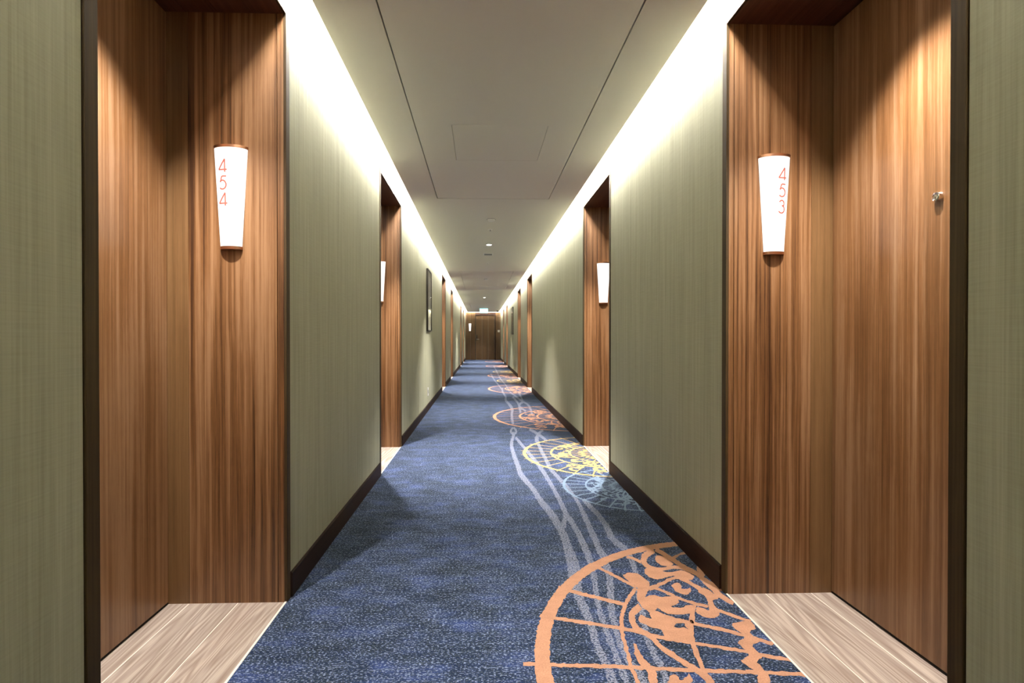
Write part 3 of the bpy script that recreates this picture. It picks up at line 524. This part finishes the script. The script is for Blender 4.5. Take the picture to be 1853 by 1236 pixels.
b = B(); b.box(-.03, .03, -.001, .004, .05, SH-.05); ME_P = b.data('back_plate', 'bronze')
def arcp(cx, cy, r, a0, a1, n=14, ry=None): return [(cx+r*math.cos(math.radians(a0+(a1-a0)*i/n)), cy+(ry or r)*math.sin(math.radians(a0+(a1-a0)*i/n))) for i in range(n+1)]
GL = {'4': [[(.60, 0), (.60, 1.0)], [(.60, 1.0), (.02, .20)], [(.0, .20), (.80, .20)]],
      '5': [[(.74, .98), (.30, .98)], [(.30, .98), (.17, .53)], [(.17, .53)] + arcp(.36, .33, .34, 128, -140, 20)],
      '3': [arcp(.36, .73, .25, 155, -78, 16) , arcp(.34, .28, .31, 82, -150, 20)]}
def digit_mesh(ch, ucen, ztop, hgt=.0505):
    b = B(); wd = .0055
    for st in GL[ch]:
        pts = []
        for p, q in zip(st[:-1], st[1:]):
            for t in range(6): pts.append((p[0]+(q[0]-p[0])*t/6, p[1]+(q[1]-p[1])*t/6))
        pts.append(st[-1]); pts = [((p[0]-.4)*hgt*.86+ucen, ztop-hgt+p[1]*hgt) for p in pts]
        out = curve_band(pts, wd, wd); m = len(out)//2
        def lift(u, z): a = sc_a(z); d = sc_b(z); return (u, -(d*math.sqrt(max(0.0, 1-(u/a)**2))+.0018), z)
        V = [b.bm.verts.new(lift(*q)) for q in out]
        for i in range(m-1): b.bm.faces.new((V[i], V[i+1], V[2*m-2-i], V[2*m-1-i]))
    return b.data('room_digit', 'digit')
def sconce(x, y, z, label, number=None, off=0.0):
    e = empty('wall_sconce', (x, y, z)); tag(e, label, 'lamp', 'wall sconces')
    sh = link('lamp_shade', ME_SH, e); link('rim', ME_T, e); link('rim', ME_B, e); link('back_plate', ME_P, e)
    if number:
        for i, ch in enumerate(number): o = link('room_digit', digit_mesh(ch, off, .348-.065*i), sh); o['label'] = 'red brown numeral '+ch
    return e
for x, y, key, i, nm in sconce_spots:
    num = {('L', 0): '454', ('R', 0): '453'}.get((key, i))
    lb = 'tapered white glowing wall sconce with copper rims numbered %s by the %s door' % (num, nm) if num else 'tapered white glowing wall sconce in the %s doorway on the %s' % (ORD[i], nm)
    sconce(x, y-.001, 1.403 if key == 'L' else 1.395, lb, num, -.018 if key == 'L' else .018)

# ---------------------------------------------------------------- downlights
b = B(); b.ring([(.032, .0), (.034, -.004), (.046, -.004), (.048, 0)], 28); ME_RING = b.data('trim_ring', 'white', True)
b = B(); b.ring([(.0, -.0012), (.033, -.0012)], 24); ME_LENS = b.data('lens', 'lens')
def downlight(x, y, z, label, power, size, blend, group, tilt=0.0):
    e = empty('downlight', (x, y, z)); tag(e, label, 'light', group)
    link('trim_ring', ME_RING, e); link('lens', ME_LENS, e)
    l = bpy.data.lights.new('spot_lamp', 'SPOT'); l.energy = power; l.spot_size = math.radians(size); l.spot_blend = blend; l.color = WARM; l.shadow_soft_size = .028
    o = link('spot_lamp', l, e); o.location = (0, 0, -.012); o.rotation_euler = (0, math.radians(tilt), 0)
for x, y, i, nm in down_spots:
    downlight(x, y, DH, 'small recessed downlight in the soffit of the %s doorway on the %s' % (ORD[i], nm), RECESS_W[0 if i == 0 else 1], 88 if i == 0 else 72, .75 if i == 0 else .95, 'doorway downlights', 0.0 if i == 0 else (-17.0 if nm == 'left' else 17.0))
CX = .118
for y, lb in ((-1.7, 'recessed ceiling downlight behind the viewer'), (6.84, 'bright recessed ceiling downlight nearest in the corridor'), (15.55, 'bright recessed ceiling downlight far along the corridor'), (22.9, 'recessed ceiling downlight just before the end door')):
    downlight(CX, y, ZC, lb, HALL_W*(.5 if y > 22 else 1), 80, 1.0, 'corridor ceiling downlights', 4.0)

# ---------------------------------------------------------------- ceiling devices
def disc_device(name, y, r, h, label, cat, x=CX, mat='white', group=None):
    e = empty(name, (x, y, ZC)); tag(e, label, cat, group)
    B().ring([(r, 0), (r, -h*.4), (r*.78, -h), (0, -h)], 28).obj('housing', mat, e, True)
    B().ring([(r*1.12, 0), (r*1.12, -.003), (r*.9, -.003)], 28).obj('base_ring', 'grey', e, True)
    return e
disc_device('smoke_detector', 5.39, .045, .02, 'round smoke detector on the ceiling before the first downlight', 'detector')
disc_device('smoke_detector', 10.75, .045, .02, 'round smoke detector on the ceiling between the two downlights', 'detector')
def sprinkler(y, label):
    e = empty('sprinkler_head', (CX, y, ZC)); tag(e, label, 'sprinkler', 'ceiling sprinklers')
    B().ring([(0, -.003), (.028, -.003), (.03, 0)], 20).obj('escutcheon', 'white', e, True)
    b = B(); b.ring([(.006, -.003), (.006, -.02), (0, -.02)], 10); b.ring([(0, -.021), (.014, -.021), (.014, -.023), (0, -.023)], 14); b.obj('deflector', 'steel', e, True)
sprinkler(5.89, 'small sprinkler head just before the first ceiling downlight'); sprinkler(8.48, 'small sprinkler head past the square emergency light'); sprinkler(19.3, 'small sprinkler head before the exit sign')
e = empty('emergency_light', (CX, 7.6, ZC)); tag(e, 'square grey emergency light set in the ceiling past the first downlight', 'light')
boxobj('housing', 'white', e, -.078, .078, -.078, .078, -.006, 0, bev=.002); boxobj('diffuser', 'grey', e, -.062, .062, -.062, .062, -.0085, -.005)
e = empty('security_camera', (.80, 22.6, ZC)); tag(e, 'small dark dome camera on the ceiling right of the exit sign', 'camera')
B().ring([(.05, 0), (.05, -.025), (.045, -.03)], 24).obj('housing', 'blackmetal', e, True)
B().ring([(.042, -.028), (.036, -.05), (.02, -.064), (0, -.068)], 24).obj('dome', 'blackmetal', e, True)

# ---------------------------------------------------------------- exit sign
e = empty('exit_sign', (.135, 21.0, ZC)); tag(e, 'illuminated cyan white exit sign box hanging before the end door', 'sign')
boxobj('housing', 'white', e, -.185, .185, -.022, .022, -.205, -.016, bev=.004)
boxobj('lit_face', 'exit', e, -.178, .178, -.0245, -.0215, -.199, -.022); boxobj('lit_face', 'exit', e, -.178, .178, .0215, .0245, -.199, -.022)
for xx in (-.12, .12): B().ring([(0, 0), (.005, 0), (.005, -.02), (0, -.02)], 10, 'z', (xx, 0, 0)).obj('hanger', 'steel', e)

# ---------------------------------------------------------------- end wall with its door
we = tag(B().box(XL-.6, XR+.6, Y1+.03, Y1+.2, -.02, ZT).box(XL, XR, Y1, Y1+.03, 2.405, ZT).obj('wall_end', 'cove'), 'walnut panelled wall closing the far end of the corridor', 'wall', kind='structure')
EX0, EX1, EZ = -.285, .755, 2.37
for xa, xb in ((XL, -.53), (-.527, EX0-.002), (EX1+.002, XR)): boxobj('wall_panel', 'endwood', we, xa, xb, Y1, Y1+.03, 0, 2.405)
boxobj('wall_panel', 'endwood', we, EX0-.002, EX1+.002, Y1, Y1+.03, EZ+.002, 2.405)
ed = empty('door_14', ((EX0+EX1)/2, Y1, 0)); tag(ed, 'walnut door with dark frame at the far end of the corridor', 'door', kind='structure')
hw = (EX1-EX0)/2
boxobj('door_frame', 'base', ed, -hw, -hw+.035, -.008, .03, 0, EZ); boxobj('door_frame', 'base', ed, hw-.06, hw, -.008, .03, 0, EZ); boxobj('door_frame', 'base', ed, -hw+.035, hw-.06, -.008, .03, EZ-.13, EZ)
lf = boxobj('door_leaf', 'endwood', ed, -hw+.039, -hw+.345, .004, .028, .008, EZ-.135)
boxobj('door_leaf', 'endwood', ed, -hw+.348, -hw+.66, .004, .028, .008, EZ-.135); boxobj('door_leaf', 'endwood', ed, -hw+.663, hw-.064, .004, .028, .008, EZ-.135)
o = B().ring([(0, -.004), (.011, -.004), (.014, .004)], 16, 'y', (-.02, .004, 1.56)).obj('peephole', 'chrome', lf, True)
boxobj('lock_plate', 'blackmetal', lf, -hw+.06, -hw+.11, -.004, .004, .98, 1.25, bev=.002); boxobj('lever_handle', 'steel', lf, -hw+.07, -hw+.20, -.05, -.035, 1.03, 1.05, bev=.003)
sconce(-.545, Y1-.001, 1.44, 'tapered white glowing wall sconce on the end wall beside the far door')
e = empty('light_switch', (.905, Y1, 1.45)); tag(e, 'white square switch plate on the end wall right of the door', 'switch')
boxobj('plate', 'white', e, -.055, .055, -.008, 0, -.055, .055, bev=.002); boxobj('rocker', 'white', e, -.02, .02, -.012, -.007, -.03, .03, bev=.001)

# ---------------------------------------------------------------- pictures
def picture(side, y0, y1, z0, z1, label, d=.03):
    s = SIDE[side]['s']; x = SIDE[side]['x']; e = empty('picture_frame', (x, (y0+y1)/2, z0)); tag(e, label, 'picture', 'corridor pictures')
    hw, H = (y1-y0)/2, z1-z0; f = .014
    for a in ((-hw, hw, 0, f), (-hw, hw, H-f, H), (-hw, -hw+f, f, H-f), (hw-f, hw, f, H-f)): boxobj('frame_bar', 'blackmetal', e, -s*.001, -s*d, a[0], a[1], a[2], a[3], bev=.001)
    boxobj('art_print', 'art', e, -s*.002, -s*(d-.012), -hw+f, hw-f, f, H-f); boxobj('glass_pane', 'glass', e, -s*(d-.008), -s*(d-.005), -hw+f, hw-f, f, H-f)
picture('L', 6.78, 7.27, 1.165, 2.055, 'dark framed glazed picture on the left wall')
picture('R', 14.65, 15.25, 1.19, 2.045, 'dark framed glazed picture far along the right wall')
def outlet(y, label):
    e = empty('wall_outlet', (XL, y, .28)); tag(e, label, 'outlet', 'left wall outlets')
    boxobj('plate', 'white', e, 0, .008, -.043, .043, -.06, .06, bev=.002); boxobj('socket', 'grey', e, .006, .0095, -.024, .024, -.024, .024)
outlet(6.97, 'white outlet low on the left wall under the picture'); outlet(22.4, 'white outlet low on the left wall near the end door')
